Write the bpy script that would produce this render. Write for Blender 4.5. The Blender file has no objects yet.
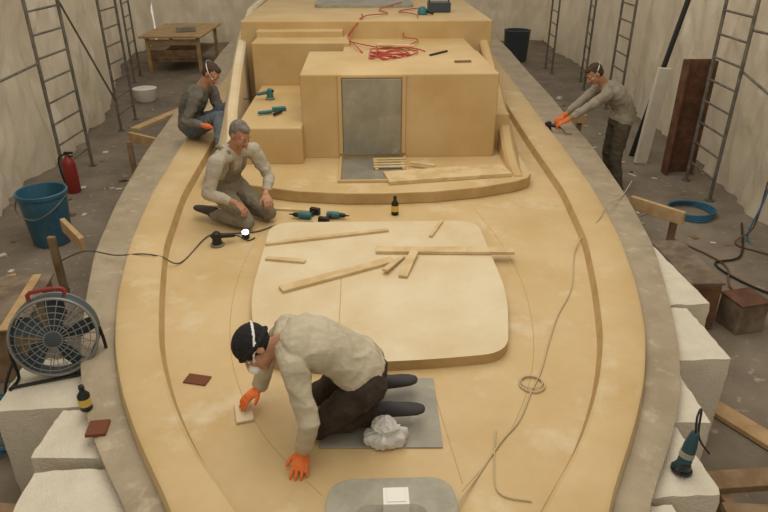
import bpy, bmesh, math, random
from mathutils import Vector, Matrix, Quaternion, noise
from mathutils.bvhtree import BVHTree
random.seed(7)
scene=bpy.context.scene
try:
    scene.view_settings.view_transform='Standard'
except Exception: pass
V=Vector
# ------------------------------------------------------------------ materials
def mat(name,col,rough=.7,col2=None,nscale=3.0,lo=.4,hi=.6,bump=0.0,bscale=30.0,metal=0.0,stretch=(1,1,1),emit=0,transl=0.0,alpha=1.0,col3=None,n3=20.0,lo3=.6,hi3=.7,spec=.3,bdist=.02):
    m=bpy.data.materials.new(name); m.use_nodes=True
    nt=m.node_tree; N=nt.nodes; Lk=nt.links
    bs=N['Principled BSDF']; out=N['Material Output']
    bs.inputs['Roughness'].default_value=rough; bs.inputs['Metallic'].default_value=metal
    bs.inputs['Specular IOR Level'].default_value=spec
    bs.inputs['Base Color'].default_value=(*col,1)
    tc=N.new('ShaderNodeTexCoord'); mp=N.new('ShaderNodeMapping'); mp.inputs['Scale'].default_value=stretch
    Lk.new(tc.outputs['Object'],mp.inputs['Vector'])
    csock=None
    def layer(base,colr,sc,lo,hi,det=6):
        n=N.new('ShaderNodeTexNoise'); n.inputs['Scale'].default_value=sc; n.inputs['Detail'].default_value=det; n.inputs['Roughness'].default_value=.62
        Lk.new(mp.outputs['Vector'],n.inputs['Vector'])
        r=N.new('ShaderNodeMapRange'); r.inputs['From Min'].default_value=lo; r.inputs['From Max'].default_value=hi
        Lk.new(n.outputs['Fac'],r.inputs['Value'])
        mx=N.new('ShaderNodeMix'); mx.data_type='RGBA'
        Lk.new(r.outputs['Result'],mx.inputs['Factor'])
        if isinstance(base,tuple): mx.inputs['A'].default_value=(*base,1)
        else: Lk.new(base,mx.inputs['A'])
        mx.inputs['B'].default_value=(*colr,1)
        return mx.outputs['Result']
    if col2:
        csock=layer(col,col2,nscale,lo,hi)
    if col3:
        csock=layer(csock if csock else col,col3,n3,lo3,hi3)
    if csock: Lk.new(csock,bs.inputs['Base Color'])
    if bump:
        n=N.new('ShaderNodeTexNoise'); n.inputs['Scale'].default_value=bscale; n.inputs['Detail'].default_value=5
        Lk.new(mp.outputs['Vector'],n.inputs['Vector'])
        b=N.new('ShaderNodeBump'); b.inputs['Strength'].default_value=bump; b.inputs['Distance'].default_value=bdist
        Lk.new(n.outputs['Fac'],b.inputs['Height']); Lk.new(b.outputs['Normal'],bs.inputs['Normal'])
    if emit:
        bs.inputs['Emission Color'].default_value=(*col,1); bs.inputs['Emission Strength'].default_value=emit
    if transl:
        t=N.new('ShaderNodeBsdfTranslucent'); t.inputs['Color'].default_value=(*col,1)
        if csock: Lk.new(csock,t.inputs['Color'])
        ms=N.new('ShaderNodeMixShader'); ms.inputs['Fac'].default_value=transl
        Lk.new(bs.outputs['BSDF'],ms.inputs[1]); Lk.new(t.outputs['BSDF'],ms.inputs[2]); Lk.new(ms.outputs['Shader'],out.inputs['Surface'])
    if alpha<1: bs.inputs['Alpha'].default_value=alpha
    return m
M={}
M['deck']=mat('yellow_gelcoat',(.54,.375,.17),.5,(.62,.46,.245),1.6,.35,.68,bump=.08,bscale=60,col3=(.70,.60,.42),n3=2.3,lo3=.56,hi3=.80)
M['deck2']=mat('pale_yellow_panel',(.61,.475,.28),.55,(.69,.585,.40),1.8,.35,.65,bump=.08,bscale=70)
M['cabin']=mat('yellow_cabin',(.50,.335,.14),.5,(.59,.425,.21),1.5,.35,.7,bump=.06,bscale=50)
M['step']=mat('shaded_step_yellow',(.42,.275,.11),.6,(.50,.345,.16),3)  # darker deck yellow: shadow along the step faces put into the colour
M['flange']=mat('tan_fibreglass',(.33,.265,.18),.42,(.43,.35,.245),3,.35,.65,bump=.2,bscale=60,col3=(.56,.48,.35),n3=7,lo3=.56,hi3=.75)
M['hull']=mat('hull_side',(.30,.26,.2),.8,(.4,.36,.28),2)
M['seam']=mat('seam_line',(.46,.32,.14),.7)
M['foam']=mat('polystyrene',(.70,.64,.52),.9,(.60,.53,.42),5,.4,.75,bump=.5,bscale=70)
M['floor']=mat('dusty_concrete',(.17,.138,.105),.85,(.28,.232,.178),1.4,.35,.7,bump=.25,bscale=25,col3=(.42,.37,.30),n3=9,lo3=.60,hi3=.72)
M['plastic']=mat('plastic_sheet',(.62,.53,.40),.28,(.80,.71,.56),1.2,.35,.7,bump=1.0,bscale=2.2,bdist=.18,stretch=(1,1,.3),transl=.35,spec=.7)
M['steel']=mat('scaffold_steel',(.14,.13,.11),.5,(.22,.2,.17),8,metal=.4)
M['rust']=mat('rusty_steel',(.10,.048,.026),.7,(.17,.08,.045),5,bump=.2)
M['boxtop']=mat('worn_brown_board',(.15,.11,.075),.7,(.25,.19,.135),5,bump=.2)
M['wood']=mat('pine_wood',(.42,.27,.13),.7,(.52,.36,.19),6,bump=.1)
M['plank']=mat('yellow_plank',(.54,.385,.185),.65,(.65,.50,.28),5,bump=.1)
M['woodd']=mat('old_wood',(.20,.125,.065),.8,(.28,.19,.11),6)
M['grey']=mat('grey_sheet',(.25,.235,.19),.5,(.36,.33,.26),3.5,.35,.65,col3=(.5,.45,.36),n3=7,lo3=.60,hi3=.75)
M['door']=mat('grey_door_panel',(.25,.235,.19),.35,(.36,.335,.265),3,.35,.65,metal=.35,spec=.5,col3=(.50,.44,.33),n3=6,lo3=.60,hi3=.8)
M['greyrim']=mat('grey_hatch',(.30,.28,.22),.45,(.38,.35,.27),6)
M['greyin']=mat('grey_hatch_well',(.20,.185,.145),.4,(.28,.26,.2),5)
M['white']=mat('white_plastic',(.8,.78,.72),.5)
M['bag']=mat('white_film',(.88,.86,.82),.2,(.78,.75,.70),8,transl=.35,spec=.8)
M['black']=mat('black_plastic',(.02,.02,.02),.4)
M['teal']=mat('teal_tool',(.03,.15,.16),.45)
M['bluet']=mat('blue_plastic',(.035,.115,.175),.4,(.06,.15,.22),4)
M['tooldk']=mat('tool_dark_teal',(.03,.07,.085),.4)
M['red']=mat('red_paint',(.25,.03,.025),.4)
M['redhose']=mat('red_hose',(.42,.06,.04),.5)
M['orange']=mat('orange_glove',(.80,.20,.05),.75,(.65,.14,.03),20,bump=.2)
M['cordw']=mat('pale_cord',(.50,.40,.24),.6)
M['cordb']=mat('dark_cord',(.09,.07,.05),.6)
M['cordblue']=mat('blue_hose',(.03,.12,.2),.4)
M['label']=mat('label_yellow',(.65,.45,.08),.5)
M['sandp']=mat('sandpaper',(.17,.06,.03),.95)
M['fan']=mat('fan_grey',(.22,.23,.22),.4,metal=.3)
M['fand']=mat('fan_dark',(.05,.065,.075),.5)
M['skin']=mat('skin',(.46,.24,.14),.55,(.38,.18,.10),8,spec=.4)
M['hairg']=mat('grey_hair',(.13,.11,.09),.8,(.2,.18,.15),40)
M['hairb']=mat('brown_hair',(.05,.03,.02),.8,(.08,.05,.03),40)
M['beanie']=mat('black_beanie',(.014,.013,.014),.95,(.025,.023,.023),60,bump=.3,bscale=120)
M['shirt1']=mat('beige_shirt',(.44,.38,.27),.9,(.51,.45,.33),5,bump=.3,bscale=30)
M['shirt2']=mat('light_grey_shirt',(.38,.335,.26),.9,(.45,.40,.31),5,bump=.3,bscale=30)
M['shirt4']=mat('faded_grey_shirt',(.27,.24,.185),.9,(.33,.29,.225),5,bump=.3,bscale=30)
M['shirt3']=mat('dark_grey_shirt',(.12,.108,.09),.9,(.16,.145,.12),5,bump=.3,bscale=30)
M['overall']=mat('grey_overalls',(.24,.20,.14),.9,(.19,.16,.11),6,bump=.25,bscale=40)
M['pantd']=mat('black_trousers',(.035,.024,.018),.9,(.055,.04,.03),8,bump=.3,bscale=40)
M['jean']=mat('faded_jeans',(.09,.11,.135),.9,(.13,.15,.175),8,bump=.3,bscale=40)
M['pantb']=mat('brown_trousers',(.085,.068,.045),.9,(.10,.082,.056),5,bump=.3,bscale=40)
M['shoe']=mat('work_shoe',(.05,.045,.045),.7)
M['eyew']=mat('eye_white',(.7,.68,.62),.3)
M['lamp']=mat('lamp_led',(.75,.85,1.0),.3,emit=6)
M['mouth']=mat('lip',(.32,.12,.09),.6)
# ------------------------------------------------------------------ builder
def frame_of(d,up=V((0,0,1))):
    d=V(d).normalized()
    if abs(d.dot(up))>.98: up=V((0,1,0))
    x=up.cross(d).normalized(); y=d.cross(x).normalized()
    return x,y,d
class B:
    def __init__(s): s.v=[];s.f=[];s.m=[];s.mats=[]
    def mi(s,k):
        if k not in s.mats: s.mats.append(k)
        return s.mats.index(k)
    def add(s,vs,fs,k):
        o=len(s.v); i=s.mi(k)
        s.v+= [V(p) for p in vs]
        for f in fs: s.f.append([a+o for a in f]); s.m.append(i)
    def box(s,c,size,k,rot=(0,0,0)):
        from mathutils import Euler
        R=Euler(rot).to_matrix(); c=V(c); h=V(size)/2
        vs=[c+R@V((x*h.x,y*h.y,z*h.z)) for x in(-1,1) for y in(-1,1) for z in(-1,1)]
        s.add(vs,[(0,1,3,2),(4,6,7,5),(0,4,5,1),(2,3,7,6),(0,2,6,4),(1,5,7,3)],k)
    def loft(s,rings,k,close=True,cap=True):
        n=len(rings[0]); vs=[p for r in rings for p in r]; fs=[]
        for i in range(len(rings)-1):
            for j in range(n if close else n-1):
                a=i*n+j;b=i*n+(j+1)%n
                fs.append((a,b,b+n,a+n))
        if cap and close:
            fs.append(tuple(range(n-1,-1,-1))); fs.append(tuple((len(rings)-1)*n+j for j in range(n)))
        s.add(vs,fs,k)
    def prof(s,p,d,pr,k,seg=20,up=V((0,0,1)),sx=1,sy=1):
        x,y,d=frame_of(d,up); p=V(p)
        s.loft([[p+d*h+(x*math.cos(2*math.pi*j/seg)*sx+y*math.sin(2*math.pi*j/seg)*sy)*max(r,1e-4) for j in range(seg)] for h,r in pr],k)
    def cyl(s,a,b,r,k,r2=None,seg=16):
        a=V(a);b=V(b); s.prof(a,b-a,[(0,r),((b-a).length,r if r2 is None else r2)],k,seg)
    def caps(s,a,r1,b,r2,k,seg=14):
        a=V(a);b=V(b);L=(b-a).length
        if L<1e-5: b=a+V((0,0,1e-4)); L=1e-4
        pr=[(-r1*math.sin(t),r1*math.cos(t)) for t in [math.pi/2*q for q in (1,.8,.55,.28,0)]]
        pr+=[(L+r2*math.sin(t),r2*math.cos(t)) for t in [math.pi/2*q for q in (0,.28,.55,.8,1)]]
        s.prof(a,b-a,pr,k,seg)
    def ell(s,c,fr,rad,k,seg=18,st=12):
        x,y,z=fr;c=V(c)
        s.loft([[c+z*(-math.cos(math.pi*i/st))*rad[2]+(x*math.cos(2*math.pi*j/seg)*rad[0]+y*math.sin(2*math.pi*j/seg)*rad[1])*max(math.sin(math.pi*i/st),.01) for j in range(seg)] for i in range(st+1)],k)
    def tube(s,pts,r,k,seg=8,smooth=6,closed=False):
        pts=[V(p) for p in pts]
        if smooth and len(pts)>2:
            q=[]
            n=len(pts)
            rng=n if closed else n-1
            for i in range(rng):
                if closed: p0,p1,p2,p3=pts[(i-1)%n],pts[i],pts[(i+1)%n],pts[(i+2)%n]
                else: p0,p1,p2,p3=pts[max(i-1,0)],pts[i],pts[i+1],pts[min(i+2,n-1)]
                for j in range(smooth):
                    t=j/smooth
                    q.append(.5*((2*p1)+(p2-p0)*t+(2*p0-5*p1+4*p2-p3)*t*t+(3*p1-p0-3*p2+p3)*t**3))
            if not closed: q.append(pts[-1])
            else: q.append(q[0].copy())
            pts=q
        rings=[]; x=None
        for i,p in enumerate(pts):
            d=(pts[min(i+1,len(pts)-1)]-pts[max(i-1,0)])
            if d.length<1e-7: d=V((0,0,1))
            d.normalize()
            if x is None: x,_,_=frame_of(d)
            x=(x-d*x.dot(d)); x.normalize() if x.length>1e-6 else None
            y=d.cross(x)
            rings.append([p+(x*math.cos(2*math.pi*j/seg)+y*math.sin(2*math.pi*j/seg))*r for j in range(seg)])
        s.loft(rings,k)
    def poly(s,pts,z0,z1,k,ktop=None):
        n=len(pts)
        vs=[(p[0],p[1],z0) for p in pts]+[(p[0],p[1],z1) for p in pts]
        s.add(vs,[(j,(j+1)%n,(j+1)%n+n,j+n) for j in range(n)]+[tuple(range(n-1,-1,-1))],k)
        s.add(vs[n:],[tuple(range(n))],ktop or k)
    def build(s,name,bevel=0,smooth=False,parent=None,seg=2):
        lo=V([min(p[i] for p in s.v) for i in range(3)]);hi=V([max(p[i] for p in s.v) for i in range(3)])
        c=V(((lo.x+hi.x)/2,(lo.y+hi.y)/2,lo.z))
        me=bpy.data.meshes.new(name); me.from_pydata([p-c for p in s.v],[],s.f)
        for k in s.mats: me.materials.append(M[k])
        me.polygons.foreach_set('material_index',s.m)
        bm=bmesh.new();bm.from_mesh(me);bmesh.ops.remove_doubles(bm,verts=bm.verts,dist=1e-5);bmesh.ops.recalc_face_normals(bm,faces=bm.faces);bm.to_mesh(me);bm.free()
        ob=bpy.data.objects.new(name,me); scene.collection.objects.link(ob); ob.location=c
        if smooth:
            me.polygons.foreach_set('use_smooth',[True]*len(me.polygons))
            try: me.set_sharp_from_angle(angle=math.radians(40))
            except Exception: pass
        if bevel:
            m=ob.modifiers.new('bevel','BEVEL'); m.width=bevel; m.segments=seg; m.limit_method='ANGLE'; m.angle_limit=math.radians(35)
        if parent: ob.parent=parent; ob.location=c-parent.location
        return ob
def interp(tab,y):
    if y<=tab[0][0]: return tab[0][1]
    for (a,b),(c,d) in zip(tab,tab[1:]):
        if y<=c: 
            t=(y-a)/(c-a); return b+(d-b)*t
    return tab[-1][1]
def smooth_interp(tab,y):
    return (interp(tab,y-.25)+2*interp(tab,y-.12)+3*interp(tab,y)+2*interp(tab,y+.12)+interp(tab,y+.25))/9
# ------------------------------------------------------------------ boat deck
WO=[(.55,.0),(.7,.36),(1.0,.62),(1.6,.98),(2.2,1.25),(2.53,1.5),(3.0,1.78),(3.52,2.0),(4.17,2.21),(5.02,2.45),(6.19,2.65),(7.88,2.85),(10.6,3.03),(14.2,3.1),(18,3.0)]
WF=[(.55,.0),(.85,.25),(1.1,.42),(1.6,.77),(2.2,1.07),(2.53,1.29),(3.0,1.55),(3.52,1.77),(4.17,1.96),(5.02,2.14),(6.19,2.29),(7.88,2.40),(10.6,2.52),(14,2.6),(18,2.5)]
WG=[(.55,.0),(1.1,.02),(1.3,.12),(1.6,.36),(2.16,.70),(2.5,.97),(3.0,1.24),(3.5,1.44),(4.17,1.62),(5.0,1.81),(6.2,1.95),(7.8,2.0),(10.5,2.12),(14,2.2),(18,2.1)]
def sheer(y): return .0045*max(0,y-8)**2
ys=[.62]+[.7+.1*i for i in range(int((18-.7)/.1)+1)]
b=B(); 
rows=[]
for y in ys:
    wo=smooth_interp(WO,y) if y>1 else interp(WO,y); wf=smooth_interp(WF,y) if y>1 else interp(WF,y); wg=smooth_interp(WG,y)
    wf=min(wf,wo-.04); wg=min(wg,wf-.04); wg=max(wg,.004); wf=max(wf,.02); wo=max(wo,.05)
    s=sheer(y)
    half=[(0,0),(wg*.5,0),(wg-.03,0),(wg,.008),(wg+.028,.085),(wg+.05,.098),(wf-.04,.108),(wf-.012,.096),(wf,.035),(wf+.012,.02),(wo-.03,.012),(wo,.004),(wo,-.035),(wo-.05,-.045),(wo-.12,-.4),(max(wo-.35,.01),-.849)]
    row=[(-x,y,z+ (s if z>-.3 else 0)) for x,z in reversed(half)]+[(x,y,z+(s if z>-.3 else 0)) for x,z in half[1:]]
    rows.append(row)
n=len(rows[0]); nh=len(half)
vs=[p for r in rows for p in r]
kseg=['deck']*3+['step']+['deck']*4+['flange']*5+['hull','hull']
b.add(vs,[],'deck')
for k in ('deck','step','flange','hull'):
    i0=b.mi(k)
    for i in range(len(rows)-1):
        for j in range(n-1):
            h=(nh-2-j) if j<nh-1 else j-(nh-1)
            if kseg[h]==k: b.f.append([i*n+j,i*n+j+1,(i+1)*n+j+1,(i+1)*n+j]); b.m.append(i0)
b.f.append(list(range(n))); b.m.append(b.mi('flange'))
b.f.append([(len(rows)-1)*n+j for j in range(n)]); b.m.append(0)
deck=b.build('boat_deck',smooth=True)
deck.data.set_sharp_from_angle(angle=math.radians(30))
b=B()
fr=[(-1.88,6.78),(-1.84,6.62),(-1.70,6.54),(-1.3,6.34),(-.8,6.15),(-.3,6.07),(.1,6.06),(.6,6.09),(1.1,6.20),(1.5,6.36),(1.66,6.47),(1.72,6.6),(1.73,6.8)]
pl=fr+[(1.78,10.5),(1.9,15.9),(-1.95,15.9),(-1.93,10.5)]
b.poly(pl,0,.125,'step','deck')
sl=b.build('aft_deck_step',bevel=.012,parent=deck)
def rounded(corners,rs,seg=8):
    out=[];n=len(corners)
    for i in range(n):
        p=V((*corners[i],0));a=V((*corners[i-1],0));c=V((*corners[(i+1)%n],0));r=rs[i] if isinstance(rs,list) else rs
        d1=(a-p).normalized();d2=(c-p).normalized()
        p1=p+d1*r;p2=p+d2*r
        for j in range(seg+1):
            t=j/seg; q=p1*(1-t)**2+p*2*t*(1-t)+p2*t*t; out.append((q.x,q.y))
    return out
pp=rounded([(-.80,3.32),(0,3.27),(.80,3.36),(.95,4.1),(.94,5.46),(-.98,5.48),(-.97,4.1)],[.22,.5,.18,.3,.22,.22,.3])
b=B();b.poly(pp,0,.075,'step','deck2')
b.box((-.30,4.0,.0755),(.006,1.1,.002),'seam')
b.build('raised_deck_panel',bevel=.014,parent=deck,seg=3)
b=B()
for sx in(-1,1):
    b.tube([(sx*1.0,5.9,-.001),(sx*1.12,5.0,-.001),(sx*1.12,4.2,-.001),(sx*.98,3.4,-.001),(sx*.7,2.75,-.001),(sx*.35,2.3,-.001)],.003,'seam',seg=6)
b.tube([(.28,3.2,-.001),(.36,2.35,-.001)],.003,'seam',seg=6)
b.build('deck_seam',parent=deck)
# ------------------------------------------------------------------ cabin
b=B()
b.box((.31,7.95,.60),(2.22,1.5,.97),'cabin')
b.box((.53,9.3,.59),(1.78,1.3,.95),'cabin')
b.box((-1.16,8.1,.33),(.74,2.2,.43),'cabin')
b.box((-.95,9.6,.62),(1.35,.8,1.0),'cabin')
b.box((-1.0,9.95,.72),(1.25,.5,.98),'cabin')
b.box((-.02,13.2,.70),(3.7,6.6,1.24),'cabin')
b.box((1.50,8.4,.34),(.26,1.9,.45),'cabin')
b.box((-.365,7.19,.63),(.05,.04,.92),'cabin'); b.box((.355,7.19,.63),(.05,.04,.92),'cabin')
b.box((.0,7.20,1.06),(.8,.04,.05),'cabin')
cab=b.build('cabin_trunk',bevel=.03,parent=deck,seg=3)
b=B();b.box((-.005,7.185,.60),(.66,.02,.87),'door');b.build('companionway_door',bevel=.005,parent=deck)
b=B();b.box((0,6.78,.130),(.70,.78,.014),'door');
for sx in(-1,1): b.box((sx*.37,6.78,.14),(.03,.8,.03),'cabin')
b.box((0,6.375,.14),(.77,.03,.03),'cabin')
b.build('companionway_sill',bevel=.004,parent=deck)
b=B()
for i in range(4): b.box((.18,6.76+.09*i,.165),(.36,.045,.012),'plank',(0,0,.03))
for x in(.03,.33): b.box((x,6.89,.148),(.035,.36,.022),'plank',(0,0,.03))
b.build('slatted_grate',bevel=.003)
b=B()
def coam(pts,sgn,k):
    rings=[]
    for x,y,zt,wi,wo_ in pts:
        rings.append([(x+sgn*wo_,y,.10),(x+sgn*.07,y,zt-.03),(x+sgn*.04,y,zt),(x-sgn*.04,y,zt),(x-sgn*.07,y,zt-.03),(x-sgn*wi,y,.10)])
    b.loft([[V(p) for p in r] for r in rings],k)
coam([(-1.60,6.60,.135,.08,.09),(-1.62,6.95,.20,.08,.14),(-1.63,7.2,.34,.08,.2),(-1.68,7.7,.62,.08,.24),(-1.78,8.8,.86,.08,.26),(-1.90,10.2,1.10,.08,.28),(-2.08,12.3,1.25,.1,.28),(-2.1,16,1.3,.1,.28)],-1,'deck2')
coam([(1.56,6.50,.135,.07,.08),(1.565,6.8,.17,.08,.10),(1.57,7.1,.27,.08,.14),(1.59,7.6,.50,.08,.2),(1.66,8.8,.80,.08,.22),(1.74,10.2,1.10,.08,.24),(1.88,12.2,1.25,.1,.26),(1.9,16,1.3,.1,.28)],1,'cabin')
b.build('cabin_coaming',smooth=True,parent=deck)
b=B()
b.poly(rounded([(-.9,11.6),(.8,11.6),(.8,13.2),(-.9,13.2)],.2),1.31,1.37,'greyrim','greyin')
b.build('roof_hatch',bevel=.01,parent=deck)
b=B()
b.poly(rounded([(-.36,1.72),(.34,1.72),(.30,2.36),(-.31,2.36)],.13),0,.045,'greyrim')
b.poly(rounded([(-.20,1.8),(.18,1.8),(.16,2.19),(-.18,2.19)],.08),.04,.05,'greyin')
b.build('foredeck_hatch',bevel=.018,parent=deck,seg=3)
b=B(); b.poly([(-.38,2.62),(.29,2.60),(.30,3.20),(-.36,3.22)],0.001,.010,'grey'); b.build('grey_sheet_panel',bevel=.003)
# ------------------------------------------------------------------ planks
def plank(p1,p2,w,t,z,k='plank',z2=None,name='wooden_plank'):
    p1=V((*p1,z));p2=V((*p2,z if z2 is None else z2)); d=(p2-p1); x=V((-d.y,d.x,0)).normalized()*w/2; up=V((0,0,t))
    b=B(); b.loft([[p-x,p+x,p+x+up,p-x+up] for p in (p1,p1.lerp(p2,.5)+V((0,0,.001)),p2)],k); return b.build(name,bevel=.003)
plank((-.97,5.00),(.10,5.25),.045,.022,.076)
plank((-.93,4.73),(-.60,4.66),.05,.02,.076)
plank((-.75,4.20),(.12,4.66),.09,.025,.076)
plank((-.02,4.84),(1.14,4.78),.10,.028,.076,z2=.078)
plank((.04,4.43),(.20,4.72),.05,.02,.104,z2=.078)
plank((.18,4.37),(.30,4.76),.07,.02,.078,z2=.106)
plank((.47,5.10),(.61,5.44),.03,.02,.076)
plank((.13,6.44),(1.46,6.66),.33,.04,.126)
plank((-1.78,6.10),(-.60,5.90),.05,.02,.0,)
plank((.42,6.86),(.68,6.74),.05,.02,.166)
plank((.12,9.25),(.55,8.85),.10,.025,1.07); plank((.1,9.05),(.6,8.95),.07,.025,1.095)
plank((1.0,7.85),(1.2,7.87),.05,.02,1.087,'woodd')
plank((.75,8.3),(1.0,8.6),.03,.02,1.087,'black')
# ------------------------------------------------------------------ tools on deck
def drill(loc,ang,name='cordless_drill'):
    b=B(); R=Matrix.Rotation(ang,3,'Z'); L=V(loc)
    def P(x,y,z): return L+R@V((x,y,z))
    b.prof(P(-.08,0,.04),R@V((1,0,0)),[(0,.012),(.005,.03),(.06,.034),(.12,.032),(.135,.022),(.15,.02),(.175,.018),(.195,.008)],'teal',16)
    b.prof(P(.05,0,.04),R@V((1,0,0)),[(0,.026),(.03,.024),(.05,.02),(.06,.01),(.1,.004)],'black',14)
    b.caps(P(-.04,0,.038),.022,P(-.07,-.11,.03),.019,'black')
    b.box(P(-.075,-.135,.035),(.10,.045,.065),'black',(0,0,ang-.2))
    b.caps(P(-.005,-.03,.04),.008,P(-.01,-.045,.04),.007,'red')
    return b.build(name,bevel=.003,smooth=True)
drill((-.70,5.72,0),2.9); drill((-.40,5.72,0),-.2)
def bottle(loc,h=.2,r=.036,name='resin_bottle'):
    b=B(); b.prof(loc,(0,0,1),[(0,r*.9),(.005,r),(h*.60,r),(h*.75,r*.5),(h*.8,r*.38),(h*.85,r*.38)],'black',20)
    b.prof(V(loc)+V((0,0,h*.2)),(0,0,1),[(0,r*1.02),(h*.3,r*1.02)],'label',20)
    b.prof(V(loc)+V((0,0,h*.84)),(0,0,1),[(0,r*.48),(h*.14,r*.45),(h*.16,r*.2)],'black',16)
    return b.build(name,smooth=True)
bottle((.19,5.80,0)); bottle((-1.75,2.98,.012),.17,.035)
def sander(loc,ang,name='orbital_sander',body='black'):
    b=B();L=V(loc);R=Matrix.Rotation(ang,3,'Z')
    def P(x,y,z): return L+R@V((x,y,z))
    b.prof(L,(0,0,1),[(0,.055),(.012,.062),(.02,.06)],'greyin',20)
    b.prof(L+V((0,0,.02)),(0,0,1),[(0,.045),(.03,.042),(.07,.038),(.10,.036),(.115,.02)],body,18)
    b.caps(P(-.03,0,.09),.024,P(-.15,0,.07),.02,body)
    b.caps(P(.0,.0,.1),.03,P(.03,0,.1),.024,'black')
    b.tube([P(-.15,0,.07),P(-.2,.01,.05),P(-.26,.05,.012),P(-.34,.02,.01)],.006,'black')
    return b.build(name,smooth=True)
sander((-1.42,5.16,0),3.6)
sander((2.44,8.56,.03),2.6,body='black'); sander((-1.30,8.35,.55),.2,body='teal'); 
b=B(); b.box((-1.12,7.75,.57),(.16,.08,.04),'teal',(0,0,.3)); b.caps((-1.2,7.6,.575),.022,(-1.33,7.55,.575),.02,'teal'); b.caps((-1.08,7.62,.575),.02,(-1.15,7.5,.57),.018,'black'); b.build('block_plane',smooth=True)
b=B(); b.box((-1.17,3.24,.006),(.15,.09,.008),'sandp',(0,0,-.25)); b.build('sandpaper_sheet',bevel=.002)
b=B(); b.box((-1.62,2.80,.022),(.11,.12,.02),'sandp',(0,0,.1)); b.build('sanding_pad',bevel=.003)
b=B(); b.box((-.83,2.92,.010),(.10,.17,.018),'deck2',(0,0,.25)); b.build('sanding_block',bevel=.006)
b=B(); L=V((1.54,2.45,-.05))
b.prof(L,(0.15,.1,1),[(0,.04),(.03,.045),(.05,.036),(.16,.034),(.2,.028),(.24,.02)],'tooldk',18); b.prof(L+V((0,0,0)),(0.15,.1,1),[(-.0,.055),(.015,.055)],'black',18); b.prof(L+V((.012,.008,.09)),(0.15,.1,1),[(0,.038),(.03,.038)],'greyrim',18)
b.caps(L+V((.02,-.02,.05)),.014,L+V((-.06,-.06,.06)),.012,'black')
b.tube([L+V((.035,.02,.24)),L+V((.04,.05,.32)),L+V((.1,.12,.30)),L+V((.14,.14,.1)),L+V((.2,.1,.01))],.006,'black'); b.build('angle_grinder',smooth=True)
b=B(); b.box((.01,2.13,.11),(.12,.10,.12),'white'); b.box((.01,2.13,.172),(.09,.075,.004),'white'); b.build('white_container',bevel=.008)
# cords
b=B(); b.tube([(2.86,6.6,.02),(2.55,6.1,.03),(2.25,5.7,.12),(2.05,5.35,.115),(1.75,5.0,.02),(1.50,4.3,.008),(1.28,3.9,.008),(1.14,3.6,.008),(.99,3.25,.008),(.88,3.05,.008),(.75,2.8,.008),(.61,2.63,.008),(.45,2.4,.008),(.30,2.17,.04),(.2,2.0,.05)],.005,'cordw')
b.tube([(.90+.07*math.cos(a)*1.1,3.12+.08*math.sin(a),.01) for a in [i*.7 for i in range(9)]],.005,'cordw',closed=True)
b.tube([(.90+.06*math.cos(a)*1.1,3.13+.06*math.sin(a),.016) for a in [i*.7 for i in range(9)]],.004,'cordw',closed=True)
b.tube([(.6,2.72,.008),(.55,2.5,.008),(.53,2.28,.008),(.68,2.22,.008)],.004,'cordw')
b.build('extension_cord',smooth=True)
b=B(); b.tube([(-2.9,5.3,-.2),(-2.53,5.05,.02),(-2.2,4.85,.075),(-1.95,4.78,.118),(-1.80,4.78,.09),(-1.66,4.82,.01),(-1.55,5.32,.01),(-1.4,5.38,.01),(-1.12,5.42,.01),(-.95,5.56,.01),(-.8,5.60,.01),(-.6,5.62,.01)],.006,'cordb')
b.build('power_cable',smooth=True)
b=B()
random.seed(3)
for q in range(3):
    cx=.12+q*.12;cy=8.15+q*.22; r=.12+.06*(q%3)
    b.tube([(cx+r*math.cos(a)*(1.2+.3*math.sin(a*1.3+q)),cy+r*math.sin(a)*(1.1+.3*math.cos(a+q)),1.095+.012*(i%3)) for i,a in enumerate([k*.55 for k in range(22)])],.008,'redhose')
b.tube([(.1,8.9,1.1),(-.2,9.3,1.1),(-.3,9.7,1.1),(-.1,10.1,1.34),(.3,10.6,1.34),(.2,11.2,1.34),(.6,11.8,1.39)],.008,'redhose')
b.tube([(.3,8.6,1.1),(.7,9.5,1.1),(.5,9.85,1.12),(.75,10.2,1.34),(.5,10.9,1.34),(.9,11.4,1.34)],.008,'redhose')
b.tube([(-.1,8.5,1.1),(-.2,9.0,1.12),(-.3,9.7,1.14),(-.1,10.0,1.34),(-.1,10.6,1.34)],.008,'redhose')
b.build('red_air_hose',smooth=True)
b=B(); b.box((1.15,11.0,1.40),(.35,.3,.14),'fand'); b.tube([(1.0,11,1.47),(1.0,11,1.56),(1.3,11,1.56),(1.3,11,1.47)],.012,'black'); b.build('tool_case',bevel=.02)
b=B(); b.prof((.85,10.6,1.32),(0,0,1),[(0,.07),(.01,.08),(.08,.07),(.12,.03)],'teal',18); b.caps((.9,10.6,1.38),.03,(1.0,10.5,1.35),.02,'black'); b.build('hand_grinder',smooth=True)
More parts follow.
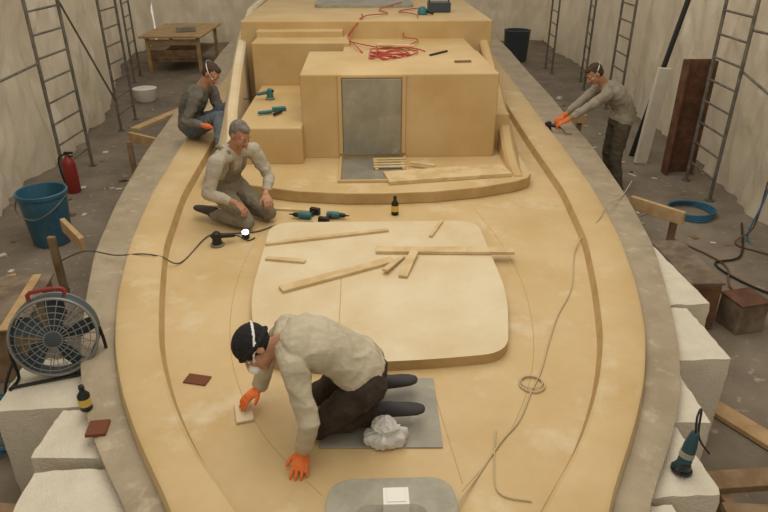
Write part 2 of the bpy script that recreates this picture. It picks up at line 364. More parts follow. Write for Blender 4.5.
# ------------------------------------------------------------------ room
b=B(); N_=44
gv=[];
for i in range(N_+1):
    for j in range(N_+1):
        x=-7.5+15*i/N_; y=-3+26*j/N_
        gv.append((x,y,-.85))
b.add(gv,[(i*(N_+1)+j,(i+1)*(N_+1)+j,(i+1)*(N_+1)+j+1,i*(N_+1)+j+1) for i in range(N_) for j in range(N_)],'floor'); b.build('floor')
def wall(name,line,z0=-.86,z1=3.4,sg=1,amp=.18):
    pts=[];acc=0
    for (a,c) in zip(line,line[1:]):
        L=math.hypot(c[0]-a[0],c[1]-a[1]); k=max(1,int(L/.06))
        nx,ny=-(c[1]-a[1])/L,(c[0]-a[0])/L
        for i in range(k): t=i/k; pts.append((a[0]+(c[0]-a[0])*t,a[1]+(c[1]-a[1])*t,nx,ny,acc+L*t))
        acc+=L
    pts.append((*line[-1],nx,ny,acc))
    vs=[];nz=44
    for i,(x,y,nx,ny,s) in enumerate(pts):
        for j in range(nz+1):
            z=z0+(z1-z0)*j/nz
            d=amp*noise.noise(V((x*.9,y*.9,z*.45)))+.35*amp*noise.noise(V((x*3,y*3,z*.8+5)))+.06*math.sin(y*2.3+x*2)*math.sin((z+.8)*1.2)
            ridge=abs(noise.noise(V((x*1.6,y*1.6+z*.6,z*.9+9))))
            ridge2=abs(noise.noise(V((x*2.6,y*2.6-z*1.4,z*1.1+3))))
            # sharp drape pleats hanging from the ties, wandering sideways as they fall
            w=s+.35*noise.noise(V((s*.4,z*.7,2)))
            pleat=abs(((w*1.1)%1)-.5)*2
            d+=.18*(.5-ridge)+.13*(.5-ridge2)+.07*(1-pleat)**3+.03*abs(math.sin(w*7))
            vs.append((x+nx*d*sg,y+ny*d*sg,z))
    n=nz+1
    b=B(); b.add(vs,[(i*n+j,(i+1)*n+j,(i+1)*n+j+1,i*n+j+1) for i in range(len(pts)-1) for j in range(nz)],'plastic'); return b.build(name,smooth=True)
wall('wall_left',[(-4.85,-3),(-4.85,2),(-4.9,9),(-5.15,13),(-6.7,18.5),(-6.8,22.5)])
wall('wall_right',[(4.95,-3),(5.05,6),(5.3,9),(5.95,15.5),(6.2,22.5)])
wall('wall_back',[(-6.9,22.4),(6.3,22.4)])
def scaf(x,y0,y1,x1=None,h=3.9,lean=0,name='scaffold_frame',brace=None):
    x1=x if x1 is None else x1
    b=B(); r=.024
    for (xx,yy) in((x,y0),(x1,y1)): 
        b.cyl((xx,yy,-.85),(xx+lean,yy,-.85+h),r,'steel'); b.cyl((xx,yy,-.85),(xx,yy,-.83),.06,'steel')
    z=-.55
    while z<-.85+h:
        t=(z+.85)/h*lean
        b.cyl((x+t,y0,z),(x1+t,y1,z),.015,'steel',seg=10); z+=.3
    for c in (brace or []): b.cyl(c[0],c[1],.016,'steel')
    return b.build(name,smooth=True)
scaf(-4.46,9.0,9.9,-4.42,brace=[((-4.46,9.0,1.9),(-4.6,3.6,.75)),((-4.46,9.0,.9),(-4.6,4.6,.75))])
scaf(-4.62,11.9,12.7,-4.6,brace=[((-4.62,11.9,-.3),(-4.5,9.95,1.8))])
scaf(-5.7,16.2,17.0,-5.8)
scaf(4.68,8.1,8.9,4.72,brace=[((4.7,8.1,.9),(4.75,3.5,-.1)),((4.7,8.1,1.4),(4.75,3.5,1.45))])
scaf(5.1,15,15.9,5.3); scaf(4.85,16.9,17.7,4.9); scaf(4.95,12.4,13.2,5.0)
b=B(); b.cyl((4.35,10.1,-.85),(5.0,10.3,2.2),.04,'black'); b.build('leaning_pole',smooth=True)
b=B()
b.box((4.72,9.3,.0),(.40,.03,1.7),'rust'); b.box((4.52,9.22,.0),(.03,.18,1.7),'rust'); b.box((4.92,9.22,.0),(.03,.18,1.7),'rust')
b.build('steel_channel',bevel=.005)
b=B(); b.box((4.40,9.72,-.1),(.20,.08,1.5),'foam',(0,.07,0)); b.build('foam_board',bevel=.01)
def foam(x0,x1,y0,y1,zt=-.06,name='foam_block',rz=0):
    bm=bmesh.new(); bmesh.ops.create_cube(bm,size=1)
    bmesh.ops.subdivide_edges(bm,edges=bm.edges,cuts=11,use_grid_fill=True)
    w,h,d=x1-x0,y1-y0,zt+.85
    for v in bm.verts:
        p=v.co; q=V((p.x*w,p.y*h,p.z*d)); s=V((x0,y0,0))
        edge=sum(1 for c in p if abs(abs(c)-.5)<1e-4)
        k=.003 if edge==1 else (.007 if edge==2 else .010)
        nn=noise.noise_vector((q+s)*11)
        q=q+nn*k-V((p.x,p.y,p.z))*(.016*max(edge-1,0)*abs(noise.noise((q+s)*14)))
        if p.z<-.49: q.z=-d/2
        v.co=q
    for f in bm.faces: f.smooth=True
    me=bpy.data.meshes.new(name);bm.to_mesh(me);bm.free();me.materials.append(M['foam']); me.set_sharp_from_angle(angle=math.radians(40))
    ob=bpy.data.objects.new(name,me);scene.collection.objects.link(ob);ob.location=((x0+x1)/2,(y0+y1)/2,zt-d/2);ob.rotation_euler=(0,0,rz);return ob
foam(2.05,2.52,4.12,5.38,rz=.03); foam(1.8,2.33,3.42,4.08); foam(1.5,1.9,2.82,3.38,rz=-.04); foam(1.15,1.68,2.28,2.78,rz=.03); foam(.9,1.4,1.7,2.24)
foam(-2.40,-1.85,3.12,3.66,-.1,rz=.05); foam(-1.95,-1.5,2.66,3.05,rz=-.05); foam(-1.88,-1.3,2.1,2.58,rz=.03); foam(-1.5,-1.0,1.6,2.05)
def bracket(x,y,s,ang=.3):
    b=B(); L=.6
    b.box((x,y,-.14),(L,.05,.14),'wood',(0,0,s*ang)); b.box((x+s*.2,y-.03,-.5),(.07,.05,.70),'woodd')
    return b.build('wooden_bracket',bevel=.005)
bracket(-2.95,5.75,-1,.9); bracket(2.98,6.15,1,-.9); bracket(-3.2,8.9,-1,.6); bracket(3.12,9.9,1,-.4)
plank((-3.45,9.3),(-3.0,10.6),.14,.04,-.12,'wood',name='wooden_plank')
b=B(); b.box((2.98,5.37,-.60),(.30,.86,.49),'woodd'); b.box((2.98,5.37,-.35),(.33,.90,.03),'boxtop'); b.box((2.98,4.93,-.60),(.28,.02,.42),'rust'); b.box((2.98,5.37,-.45),(.32,.88,.02),'rust'); b.build('storage_box',bevel=.01)
b=B(); b.box((3.42,5.0,-.70),(.30,.28,.30),'boxtop',(0,0,.2)); b.box((3.42,5.0,-.54),(.32,.30,.02),'rust',(0,0,.2)); b.build('brown_crate',bevel=.01)
b=B(); b.box((2.35,2.75,-.45),(1.1,.14,.05),'woodd',(0,0,.05)); b.box((2.45,2.45,-.45),(1.1,.12,.05),'woodd',(0,0,-.1)); 
for x in(1.99,2.75): b.box((x,2.6,-.66),(.06,.4,.38),'woodd')
b.build('wooden_trestle',bevel=.005)
plank((2.55,3.9),(2.95,3.2),.16,.04,-.84,'wood'); plank((3.3,3.9),(3.1,3.1),.1,.04,-.84,'woodd')
b=B(); b.box((-2.55,2.35,-.40),(1.0,.1,.06),'woodd',(0,0,.1)); b.box((-2.6,2.7,-.44),(1.0,.1,.06),'woodd',(0,0,-.15)); 
for x in(-2.95,-2.25): b.box((x,2.5,-.65),(.06,.45,.4),'woodd')
b.build('wooden_trestle',bevel=.005)
b=B(); b.box((-3.25,4.8,-.6),(.6,.9,.5),'woodd',(0,0,.15)); b.box((-3.25,4.8,-.34),(.66,.96,.03),'boxtop',(0,0,.15)); 
for s in(-1,1): b.box((-3.25+s*.2,4.8,-.32),(.08,.94,.02),'wood',(0,0,.15))
b.build('wooden_crate',bevel=.01)
b=B(); L=V((-3.86,7.10,-.85))
seg=32; pr=[(0.0,.20),(.02,.215),(.60,.265),(.61,.28),(.65,.285),(.66,.275),(.655,.26),(.58,.25),(.06,.205),(.05,.02)]
b.prof(L,(0,0,1),pr,'bluet',seg); b.tube([L+V((-.28,0,.6)),L+V((-.2,-.26,.5)),L+V((0,-.33,.42)),L+V((.2,-.26,.5)),L+V((.28,0,.6))],.008,'steel'); b.build('blue_tub',smooth=True)
b=B(); L=V((4.3,18.8,-.85)); b.prof(L,(0,0,1),[(0,.3),(.02,.32),(.8,.36),(.84,.38),(.85,.34),(.8,.33),(.1,.3),(.09,.02)],'fand',24); b.build('waste_bin',smooth=True)
b=B(); L=V((-4.86,14.3,-.85)); b.prof(L,(0,0,1),[(0,.2),(.02,.22),(.25,.25),(.27,.26),(.28,.22),(.285,.05),(.31,.04),(.32,.02)],'white',24); b.build('paint_bucket',smooth=True)
b=B(); L=V((-4.25,8.75,-.85)); b.prof(L,(0,0,1),[(0,.08),(.02,.09),(.42,.09),(.48,.07),(.52,.03),(.56,.025)],'red',20); b.box(L+V((.03,0,.58)),(.12,.03,.03),'black'); b.box(L+V((.03,0,.54)),(.10,.03,.015),'black',(0,.3,0)); b.tube([L+V((-.03,0,.56)),L+V((-.12,0,.5)),L+V((-.13,0,.3)),L+V((-.1,-.02,.15))],.012,'black'); b.build('fire_extinguisher',smooth=True)
b=B(); b.box((-5.0,18.6,.05),(1.6,2.6,.05),'wood')
for x in(-5.65,-4.35):
    for y in(17.5,19.7): b.box((x,y,-.41),(.09,.09,.88),'wood')
b.box((-5.0,17.5,-.1),(1.3,.05,.14),'wood'); b.box((-5.0,17.55,-.45),(1.3,.04,.3),'woodd'); b.box((-5.0,18.6,-.5),(1.2,2.2,.04),'woodd'); b.box((-4.8,18.2,.14),(.5,.3,.12),'grey',(0,0,.3)); b.build('work_table',bevel=.01)
b=B(); 
for q in range(4): b.tube([(4.20+.26*math.cos(a+q)*(1+.05*q),7.65+.3*math.sin(a+q)*(1-.04*q),-.83+.02*q) for a in [k*.63 for k in range(10)]],.013,'cordblue',closed=True)
b.build('blue_hose_coil',smooth=True)
b=B()
for q in range(6): b.tube([(-2.78+.26*math.cos(a+q)*(1+.08*math.sin(q*2)),3.78+.3*math.sin(a+q*.7)*(1-.05*q),-.80+.03*q) for a in [k*.63 for k in range(10)]],.012,'cordblue',closed=True)
b.tube([(-2.6,3.6,-.7),(-2.55,3.5,-.3),(-2.50,3.6,-.1),(-2.54,3.8,-.1),(-2.7,4.1,-.3)],.009,'black'); b.build('blue_hose_coil',smooth=True)
b=B(); b.tube([(4.7,7.3,-.83),(4.2,6.4,-.83),(3.8,6.2,-.83),(4.0,5.6,-.83),(4.5,5.2,-.83)],.012,'black'); b.tube([(4.75,7.1,-.2),(4.6,6.9,-.7),(4.3,6.7,-.83),(4.6,6.3,-.83),(4.2,5.8,-.83)],.010,'rust');b.tube([(4.9,7.2,.4),(4.7,7.0,-.4),(4.5,6.8,-.83),(4.6,6.3,-.83)],.012,'cordblue')
b.tube([(3.6,6.9,-.83),(3.9,6.2,-.83),(3.7,5.6,-.83),(4.1,4.9,-.83),(3.8,4.3,-.83)],.010,'rust'); b.build('floor_cable',smooth=True)
b=B(); random.seed(11)
for q in range(150):
    s=random.choice((-1,1)); y=random.uniform(3.5,16); x=s*random.uniform(interp(WO,y)+.25,4.5); w=random.uniform(.03,.14)
    b.box((x,y,-.845),(w,random.uniform(.02,.1),.008),random.choice(('foam','woodd','wood','greyin','foam','rust')),(0,0,random.uniform(0,3)))
b.build('floor_debris')
# fan
b=B(); C0=V((-2.11,3.5,.185)); ax=V((.30,-.93,.22)).normalized(); X,Y_,_=frame_of(ax)
def circ(r,off,n=36): return [C0+ax*off+(X*math.cos(2*math.pi*j/n)+Y_*math.sin(2*math.pi*j/n))*r for j in range(n)]
b.tube(circ(.255,.05)+[circ(.255,.05)[0]],.010,'fan',smooth=0)
b.tube(circ(.255,-.08)+[circ(.255,-.08)[0]],.010,'fan',smooth=0)
for r,o in((.215,.075),(.175,.085),(.135,.09),(.095,.093),(.055,.095)): b.tube(circ(r,o)+[circ(r,o)[0]],.003,'fan',smooth=0,seg=6)
for j in range(24):
    a=2*math.pi*j/24; d=X*math.cos(a)+Y_*math.sin(a)
    b.tube([C0+d*.04+ax*.096,C0+d*.18+ax*.088,C0+d*.255+ax*.05],.0026,'fan',seg=6,smooth=2)
    b.tube([C0+d*.04-ax*.10,C0+d*.255-ax*.08],.0026,'fan',seg=6,smooth=0)
b.loft([circ(.262,-.085,36),circ(.262,.05,36),circ(.25,.05,36),circ(.25,-.085,36)],'fand',cap=False)
b.prof(C0-ax*.1,ax,[(0,.05),(.06,.07),(.12,.05),(.2,.045),(.205,.01)],'fand',20)
for j in range(5):
    a=2*math.pi*j/5; d=X*math.cos(a)+Y_*math.sin(a); t=ax.cross(d)
    b.add([C0+d*.04-t*.02,C0+d*.04+t*.03+ax*.02,C0+d*.225+t*.09+ax*.03,C0+d*.235-t*.01-ax*.03,C0+d*.15-t*.05-ax*.03],[(0,1,2,3,4)],'fand')
for s in(-1,1):
    b.tube([C0+X*s*.265,C0+X*s*.275-V((0,0,.12)),V((C0.x+X.x*s*.27,C0.y+X.y*s*.27,-.085)),V((C0.x+X.x*s*.27,C0.y+X.y*s*.27,-.085))-V((0,.12*1,0))],.011,'black',smooth=3)
b.tube([V((C0.x+X.x*s*.27,C0.y+X.y*s*.27-.1,-.085)) for s in(-1,1)],.011,'black',smooth=0)
b.tube([C0+X*-.1+Y_*.25,C0+X*-.09+Y_*.30,C0+X*.09+Y_*.30,C0+X*.1+Y_*.25],.013,'red',smooth=3)
b.build('floor_fan',smooth=True)
# ------------------------------------------------------------------ people
def ik(a,c,l1,l2,pole):
    a=V(a);c=V(c);d=c-a;L=d.length
    if L>(l1+l2)*.998: 
        return a+d*(l1/(l1+l2))
    x=(l1*l1-l2*l2+L*L)/(2*L); h=math.sqrt(max(l1*l1-x*x,0)); dn=d/L
    p=V(pole); p=(p-dn*p.dot(dn)).normalized()
    return a+dn*x+p*h
def hand(S,w,d,nrm,side,curl,k,sc=1.0):
    w=V(w);d=V(d).normalized();nrm=V(nrm);nrm=(nrm-d*nrm.dot(d)).normalized();sx=d.cross(nrm)*side
    rings=[]
    for t,a,c in((-.02,.024,.018),(.01,.031,.016),(.045,.042,.016),(.075,.043,.015),(.088,.038,.012)):
        p=w+d*t*sc
        rings.append([p+sx*math.cos(2*math.pi*j/14)*a*sc+nrm*math.sin(2*math.pi*j/14)*c*sc for j in range(14)])
    S.loft(rings,k)
    for i,(o,L,fan) in enumerate(((.033,.070,.13),(.0115,.078,.03),(-.0105,.072,-.06),(-.031,.058,-.17))):
        p=w+(d*(.080 if i!=3 else .074)+sx*o)*sc; dd=(d+sx*fan).normalized(); nn=nrm.copy(); ang=curl*.5
        for q,fr_ in enumerate((.45,.31,.24)):
            R=Quaternion(dd.cross(nn).normalized(),-ang)
            dd2=R@dd; nn=R@nn; dd=dd2
            e=p+dd*L*fr_*sc; S.caps(p,(.0098-.0008*q)*sc,e,(.0092-.0008*q)*sc,k,10); p=e; ang=curl*.8
    p=w+(d*.022+sx*.026)*sc; dd=(d*.62+sx*.72-nrm*.25).normalized()
    e=p+dd*.042*sc; S.caps(p,.014*sc,e,.0115*sc,k,10); dd=(d*.85+sx*.4-nrm*.35*(.5+curl)).normalized(); e2=e+dd*.032*sc; S.caps(e,.0112*sc,e2,.0095*sc,k,10)
def human(name,q):
    sc=q.get('scale',1.0); S=B()
    P=V(q['pelvis']);Nk=V(q['neck']);Md=V(q['mid']);H=V(q['head'])
    rP=(V(q['hipR'])-V(q['hipL'])).normalized(); rS=(V(q['shR'])-V(q['shL'])).normalized()
    shirt,pants=q['shirt'],q['pants']; overall=q.get('overall')
    def spine(t):
        return P*(1-t)**2+ (Md*2-(P+Nk)*.5)*2*t*(1-t)+Nk*t*t
    secs=[(-.16,.08,.085),(-.10,.135,.115),(0,.168,.132),(.12,.17,.13),(.28,.155,.122),(.45,.152,.12),(.62,.168,.128),(.78,.178,.124),(.90,.165,.105),(.97,.115,.08),(1.02,.065,.062)]
    cut=4 if not overall else 5
    def fr_at(t):
        ctr=spine(t) if t>=0 else P+(spine(0)-spine(.05)).normalized()*(-t)*.55
        tg=(spine(min(t+.03,1.1))-spine(t-.03)) if t>=0 else (spine(.05)-spine(0))
        tg.normalize(); r=rP.lerp(rS,max(0,min(1,t))); r=(r-tg*r.dot(tg)).normalized(); f=r.cross(tg)
        return ctr,r,f
    def ring(t,a,c,gr=1.0):
        ctr,r,f=fr_at(t)
        return [ctr+(r*math.cos(2*math.pi*j/24)*a+f*math.sin(2*math.pi*j/24)*c)*sc*gr for j in range(24)]
    lower=[ring(*s_,.985 if not overall else 1.05) for s_ in secs[:cut+1]]
    upper=[ring(*s_,(1.07 if i_<2 else 1.02) if not overall else .99) for i_,s_ in enumerate(secs[cut-(2 if not overall else 1):])]
    S.loft(lower,pants if not overall else overall); S.loft(upper,shirt)
    if overall:
        for t0,t1 in((.45,.55),(.55,.65),(.65,.74)):
            for u_ in(-.07,-.035,0,.035,.07):
                p0=[]
                for t in(t0,t1):
                    ctr,r,f=fr_at(t); c=.124; p0.append(ctr+(r*u_-f*(c*math.sqrt(1-(u_/.17)**2)-.006))*sc)
                S.caps(p0[0],.024*sc,p0[1],.024*sc,overall,10)
        for sg in(-1,1):
            pts=[]
            for t,fb in((.74,-1),(.85,-1),(.93,-.95)):
                ctr,r,f=fr_at(t); pts.append(ctr+(r*sg*.07+f*fb*(.118 if t<.9 else .098))*sc)
            sh_=V(q['shR'] if sg>0 else q['shL']); pts.append(Nk.lerp(sh_,.45)+(fr_at(.95)[0]-fr_at(.85)[0]).normalized()*.058*sc)
            for t,fb in((.90,1),(.78,1),(.62,1),(.5,1)):
                ctr,r,f=fr_at(t); pts.append(ctr+(r*sg*(.075-.09*(.9-t))+f*fb*(.126 if t<.85 else .108))*sc)
            for a_,b_ in zip(pts,pts[1:]): S.caps(a_,.017*sc,b_,.017*sc,overall,10)
    uw=.285*sc;fw_=.255*sc
    for sd in 'RL':
        sh=V(q['sh'+sd]);wr=V(q['wr'+sd]); el=ik(sh,wr,uw,fw_,q['pole'+sd]); 
        if (wr-sh).length>(uw+fw_): wr=sh+(wr-sh).normalized()*(uw+fw_); 
        S.caps(Nk.lerp(sh,.25),.062*sc,sh,.062*sc,shirt); S.caps(sh,.068*sc,sh.lerp(el,.5),.059*sc,shirt); S.caps(sh.lerp(el,.5),.059*sc,el,.049*sc,shirt)
        m=el.lerp(wr,.35); S.caps(el,.049*sc,m,.047*sc,shirt)
        cf=el.lerp(wr,q.get('cuff',.9)); S.caps(m,.047*sc,cf,.038*sc,shirt)
        S.caps(cf,.030*sc,wr,.025*sc,'skin')
        g=q.get('glove') or 'skin'
        if q.get('glove'): S.caps(wr-(wr-el).normalized()*.03,.033*sc,wr+V(q['hd'+sd]).normalized()*.01,.030*sc,g)
        tsgn=-1 if sd=='R' else 1
        hand(S,wr,q['hd'+sd],q.get('hn'+sd,(0,0,1)),tsgn,q.get('curl',.5),g,sc*1.04)
    for sd in 'RL':
        h=V(q['hip'+sd]);kn=V(q['kn'+sd]);an=V(q['an'+sd]);lp=overall or pants
        S.caps(h,.098*sc,h.lerp(kn,.5),.085*sc,lp); S.caps(h.lerp(kn,.5),.085*sc,kn,.066*sc,lp)
        m=kn.lerp(an,.35); S.caps(kn,.064*sc,m,.064*sc,lp); S.caps(m,.064*sc,kn.lerp(an,.92),.05*sc,lp)
        td=V(q['toe'+sd]).normalized(); up=V(q.get('tup'+sd,(0,0,1))); x_=td.cross(up).normalized(); up=x_.cross(td).normalized()
        heel=an-td*.04*sc-up*.025*sc
        rr=[]
        for t,a,c,zz in((-.03,.018,.02,0),(-.015,.036,.035,0),(.04,.04,.048,.004),(.10,.042,.042,0),(.16,.048,.034,-.008),(.21,.045,.028,-.012),(.245,.03,.02,-.016),(.255,.01,.01,-.018)):
            ctr=heel+td*t*sc+up*(zz)*sc
            rr.append([ctr+x_*math.cos(2*math.pi*j/16)*a*sc+up*math.sin(2*math.pi*j/16)*c*sc for j in range(16)])
        S.loft(rr,'shoe')
        S.caps(an,.046*sc,heel+td*.04*sc+up*.02*sc,.045*sc,'shoe')
    f=V(q['face']).normalized(); u=V(q['up']); u=(u-f*u.dot(f)).normalized(); r=f.cross(u); fr3=(r,f,u)
    hs=sc*.97
    def HP(x,y,z): return H+(r*x+f*y+u*z)*hs
    S.caps(Nk-(HP(0,-.02,-.06)-Nk)*.15,.062*sc,HP(0,-.02,-.06),.054*sc,'skin')
    S.ell(HP(0,-.012,.025),fr3,(.076*hs,.095*hs,.088*hs),'skin'); S.ell(HP(0,.028,-.035),fr3,(.06*hs,.062*hs,.078*hs),'skin')
    S.ell(HP(0,.058,-.088),fr3,(.03*hs,.028*hs,.026*hs),'skin'); 
    S.caps(HP(0,.088,.008),.009*hs,HP(0,.112,-.030),.014*hs,'skin'); S.caps(HP(-.013,.096,-.034),.009*hs,HP(.013,.096,-.034),.009*hs,'skin')
    S.caps(HP(-.045,.075,.022),.011*hs,HP(.045,.075,.022),.011*hs,'skin')
    S.ell(HP(-.036,.066,-.022),fr3,(.02*hs,.02*hs,.018*hs),'skin');S.ell(HP(.036,.066,-.022),fr3,(.02*hs,.02*hs,.018*hs),'skin')
    for sx in(-1,1):
        S.ell(HP(sx*.079,-.008,-.008),fr3,(.009*hs,.019*hs,.031*hs),'skin',12,8)
    hk=q['hair']
    if hk=='beanie':
        S.ell(HP(0,-.018,.048),fr3,(.092*hs,.110*hs,.092*hs),'beanie'); S.ell(HP(0,-.03,.015),fr3,(.089*hs,.088*hs,.07*hs),'beanie')
        pts=[HP(.091*math.cos(a),-.016+.108*math.sin(a),.022+.018*math.sin(a)) for a in [2*math.pi*i/24 for i in range(25)]]
        for a_,b_ in zip(pts,pts[1:]): S.caps(a_,.011,b_,.011,'beanie',8)
    else:
        S.ell(HP(0,-.030,.036),fr3,(.083*hs,.092*hs,.090*hs),hk); S.ell(HP(0,-.045,-.005),fr3,(.077*hs,.068*hs,.075*hs),hk)
        S.ell(HP(0,.02,.085),fr3,(.055*hs,.06*hs,.034*hs),hk)
    if q.get('strap'):
        pts=[HP(.0935*math.cos(a)*.98,-.02+.10*math.sin(a)*1.02,.035-.06*math.sin(a)) for a in [2*math.pi*i/24 for i in range(25)]]
        for a_,b_ in zip(pts,pts[1:]): S.caps(a_,.0042,b_,.0042,'white',8)
    if q.get('mask'):
        S.ell(HP(0,.098,-.045),fr3,(.036*hs,.03*hs,.034*hs),'white')
    src=bpy.data.meshes.new(name+'_src'); src.from_pydata(S.v,[],S.f)
    bm=bmesh.new();bm.from_mesh(src);bmesh.ops.recalc_face_normals(bm,faces=bm.faces);bm.to_mesh(src);bm.free()
    ob=bpy.data.objects.new('tmp',src);scene.collection.objects.link(ob)
    m=ob.modifiers.new('r','REMESH');m.mode='VOXEL';m.voxel_size=.005;m.use_smooth_shade=True
    m2=ob.modifiers.new('s','SMOOTH');m2.factor=.5;m2.iterations=3
    bpy.context.view_layer.update(); dg=bpy.context.evaluated_depsgraph_get()
    me=bpy.data.meshes.new_from_object(ob.evaluated_get(dg)); bpy.data.objects.remove(ob)
    tree=BVHTree.FromPolygons(S.v,S.f,all_triangles=False)
    me.materials.clear()
    for k in S.mats: me.materials.append(M[k])
    cloth={S.mats.index(k) for k in (shirt,pants,overall) if k in S.mats}
    vm=[0]*len(me.vertices); fm=[]
    for p in me.polygons:
        c=p.center; loc,nn,idx,_=tree.find_nearest(c); k=S.m[idx] if idx is not None else 0
        fm.append(k)
        for v in p.vertices: vm[v]=k
    me.polygons.foreach_set('material_index',fm)
    nr=[v.normal.copy() for v in me.vertices]
    for i,v in enumerate(me.vertices):
        if vm[i] in cloth:
            p=v.co
            w=noise.noise(p*11+V((3,1,7))); w2=noise.noise(V((p.x*26,p.y*26,p.z*14))); rd=1-abs(noise.noise(p*8+V((9,4,2))))*2; rd2=1-abs(noise.noise(p*17+V((2,6,5))))*2
            v.co=p+nr[i]*(.005*w+.002*w2+.010*rd+.004*rd2-.003)
    me.polygons.foreach_set('use_smooth',[True]*len(me.polygons))
    lo=V((min(v.co.x for v in me.vertices),min(v.co.y for v in me.vertices),min(v.co.z for v in me.vertices))); hi=V((max(v.co.x for v in me.vertices),max(v.co.y for v in me.vertices),0))
    c=V(((lo.x+hi.x)/2,(lo.y+hi.y)/2,lo.z))
    for v in me.vertices: v.co-=c
    me.name=name; ob=bpy.data.objects.new(name,me);scene.collection.objects.link(ob); ob.location=c
    E=B()
    for sx in(-1,1):
        E.ell(HP(sx*.030,.076,.004),fr3,(.013*hs,.010*hs,.008*hs),'eyew',12,8); E.ell(HP(sx*.030,.0835,.003),fr3,(.006*hs,.005*hs,.006*hs),'black',10,6)
        E.caps(HP(sx*.016,.088,.024),.0035,HP(sx*.048,.078,.024),.003,'hairb' if hk!='hairg' else 'hairg',8)
    if not q.get('mask'): E.caps(HP(-.02,.088,-.062),.005*hs,HP(.02,.088,-.062),.005*hs,'mouth',8)
    E.build('face_features',smooth=True,parent=ob)
    return ob
w1=human('worker',dict(pelvis=(-.13,2.82,.37),mid=(-.33,2.79,.55),neck=(-.54,2.77,.59),head=(-.69,2.76,.565),
  hipR=(-.11,2.93,.35),hipL=(-.11,2.70,.35),shR=(-.545,2.94,.575),shL=(-.475,2.61,.555),
  wrR=(-.745,3.01,.115),wrL=(-.455,2.54,.068),poleR=(-.2,.6,-.2),poleL=(.3,-.5,.1),
  hdR=(-.75,-.55,-.38),hdL=(-.12,-.95,-.25),hnR=(-.3,0,1),hnL=(0,-.2,1),
  knR=(-.40,2.98,.085),knL=(-.39,2.70,.085),anR=(-.03,3.04,.09),anL=(-.01,2.80,.09),toeR=(.85,.1,-.1),toeL=(.85,0,-.1),tupR=(0,0,-1),tupL=(0,0,-1),
  face=(-.45,-.50,-.70),up=(-.80,-.05,.5),shirt='shirt1',pants='pantd',glove='orange',hair='beanie',strap=True,mask=True,curl=.35,cuff=.93))
w2=human('worker',dict(scale=1.03,pelvis=(-1.43,5.85,.29),mid=(-1.42,5.83,.48),neck=(-1.29,5.70,.70),head=(-1.21,5.63,.87),
  hipR=(-1.47,5.77,.26),hipL=(-1.35,5.93,.26),shR=(-1.43,5.54,.64),shL=(-1.15,5.86,.65),
  wrR=(-1.27,5.42,.30),wrL=(-1.03,5.62,.30),poleR=(-.6,-.1,-.3),poleL=(.3,.7,-.3),
  hdR=(.6,-.2,-.5),hdL=(.3,-.6,-.5),
  knR=(-1.20,5.47,.088),knL=(-1.03,5.68,.088),anR=(-1.56,5.68,.09),anL=(-1.40,5.93,.09),toeR=(-.85,.5,-.1),toeL=(-.85,.5,-.1),tupR=(0,0,-1),tupL=(0,0,-1),
  face=(.62,-.55,-.45),up=(.3,-.2,.9),shirt='shirt2',pants='pantd',overall='overall',hair='hairg',curl=.8,cuff=.7))
b=B(); b.prof((-1.19,5.30,.0),(0,0,1),[(0,.03),(.01,.035),(.05,.035),(.06,.03)],'black'); b.prof((-1.19,5.295,.06),(0.05,-.4,1),[(0,.03),(.012,.03),(.018,.02)],'lamp'); b.build('work_lamp',smooth=True)
dx=.07
w3=human('worker',dict(scale=1.12,pelvis=(-2.38+dx,8.2,.245),mid=(-2.36+dx,8.19,.48),neck=(-2.18+dx,8.14,.74),head=(-2.03+dx,8.10,.92),
  hipR=(-2.35+dx,8.08,.23),hipL=(-2.33+dx,8.32,.23),shR=(-2.22+dx,7.94,.67),shL=(-2.11+dx,8.35,.67),
  wrR=(-2.07+dx,7.76,.36),wrL=(-1.88+dx,8.04,.42),poleR=(-.4,-.2,-.5),poleL=(-.2,.5,-.5),
  hdR=(.8,.2,-.3),hdL=(.7,-.5,-.3),
  knR=(-1.93+dx,7.82,.46),knL=(-1.88+dx,8.22,.48),anR=(-1.82,7.46,.10),anL=(-1.66,7.86,.21),toeR=(.8,-.6,0),toeL=(.9,-.4,0),
  face=(.72,-.35,-.6),up=(.6,-.1,.8),shirt='shirt3',pants='jean',glove='orange',hair='hairb',strap=True,curl=.8,cuff=.6))
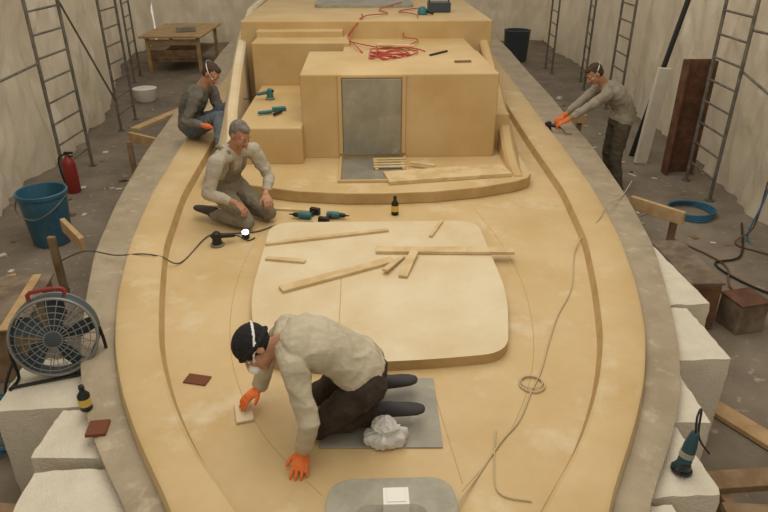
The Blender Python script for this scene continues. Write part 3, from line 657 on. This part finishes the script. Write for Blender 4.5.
w4=human('worker',dict(scale=1.12,pelvis=(3.44,8.6,.14),mid=(3.42,8.6,.40),neck=(3.15,8.58,.63),head=(2.97,8.55,.80),
  hipR=(3.44,8.71,.10),hipL=(3.44,8.49,.10),shR=(3.14,8.80,.56),shL=(3.12,8.37,.56),
  wrR=(2.63,8.66,.18),wrL=(2.63,8.46,.19),poleR=(.1,.2,-.6),poleL=(.1,-.2,-.6),
  hdR=(-.85,-.2,-.4),hdL=(-.85,.1,-.4),
  knR=(3.40,8.74,-.34),knL=(3.40,8.44,-.34),anR=(3.50,8.76,-.755),anL=(3.50,8.42,-.755),toeR=(-1,.1,0),toeL=(-1,-.1,0),
  face=(-.75,-.1,-.62),up=(-.5,0,.85),shirt='shirt4',pants='pantb',glove='orange',hair='hairb',strap=True,curl=.7,cuff=.55))
bm=bmesh.new(); bmesh.ops.create_icosphere(bm,subdivisions=6,radius=1)
for v in bm.verts:
    p=v.co.copy()
    d=.85+.22*noise.noise(p*1.5+V((4,0,0)))+.14*(.5-abs(noise.noise(V((p.x*3.2,p.y*3.2,p.z*1.0)))))*2+.03*noise.noise(p*9)
    flare=1-.45*math.exp(-((p.z-.45)/.18)**2)
    v.co=V((p.x*.12*d*flare,p.y*.085*d*flare,(max(p.z,-.35)+.35)*.105*d+.004))
me=bpy.data.meshes.new('plastic_bag');bm.to_mesh(me);bm.free();me.materials.append(M['bag'])
ob=bpy.data.objects.new('plastic_bag',me);scene.collection.objects.link(ob);ob.location=(-.02,2.66,.008)
me.polygons.foreach_set('use_smooth',[True]*len(me.polygons))
# ------------------------------------------------------------------ light & camera
w=bpy.data.worlds.new('World');scene.world=w;w.use_nodes=True
bg=w.node_tree.nodes['Background'];bg.inputs['Color'].default_value=(1,.925,.79,1);bg.inputs['Strength'].default_value=.60
def area(name,loc,rot,sx,sy,e,col):
    l=bpy.data.lights.new(name,'AREA');l.shape='RECTANGLE';l.size=sx;l.size_y=sy;l.energy=e;l.color=col
    o=bpy.data.objects.new(name,l);scene.collection.objects.link(o);o.location=loc;o.rotation_euler=rot;return o
area('overhead_fill',(0,5.5,5.5),(0,0,0),3.5,9,240,(1,.94,.83))  # added unseen soft light over the deck, no real fitting; brightens the centre
cam=bpy.data.cameras.new('camera');co=bpy.data.objects.new('camera',cam);scene.collection.objects.link(co)
cam.sensor_width=36;cam.lens=36*640/768
co.location=(-.12,0,2.5);co.rotation_euler=(math.radians(63),0,math.radians(-2.0))
scene.camera=co
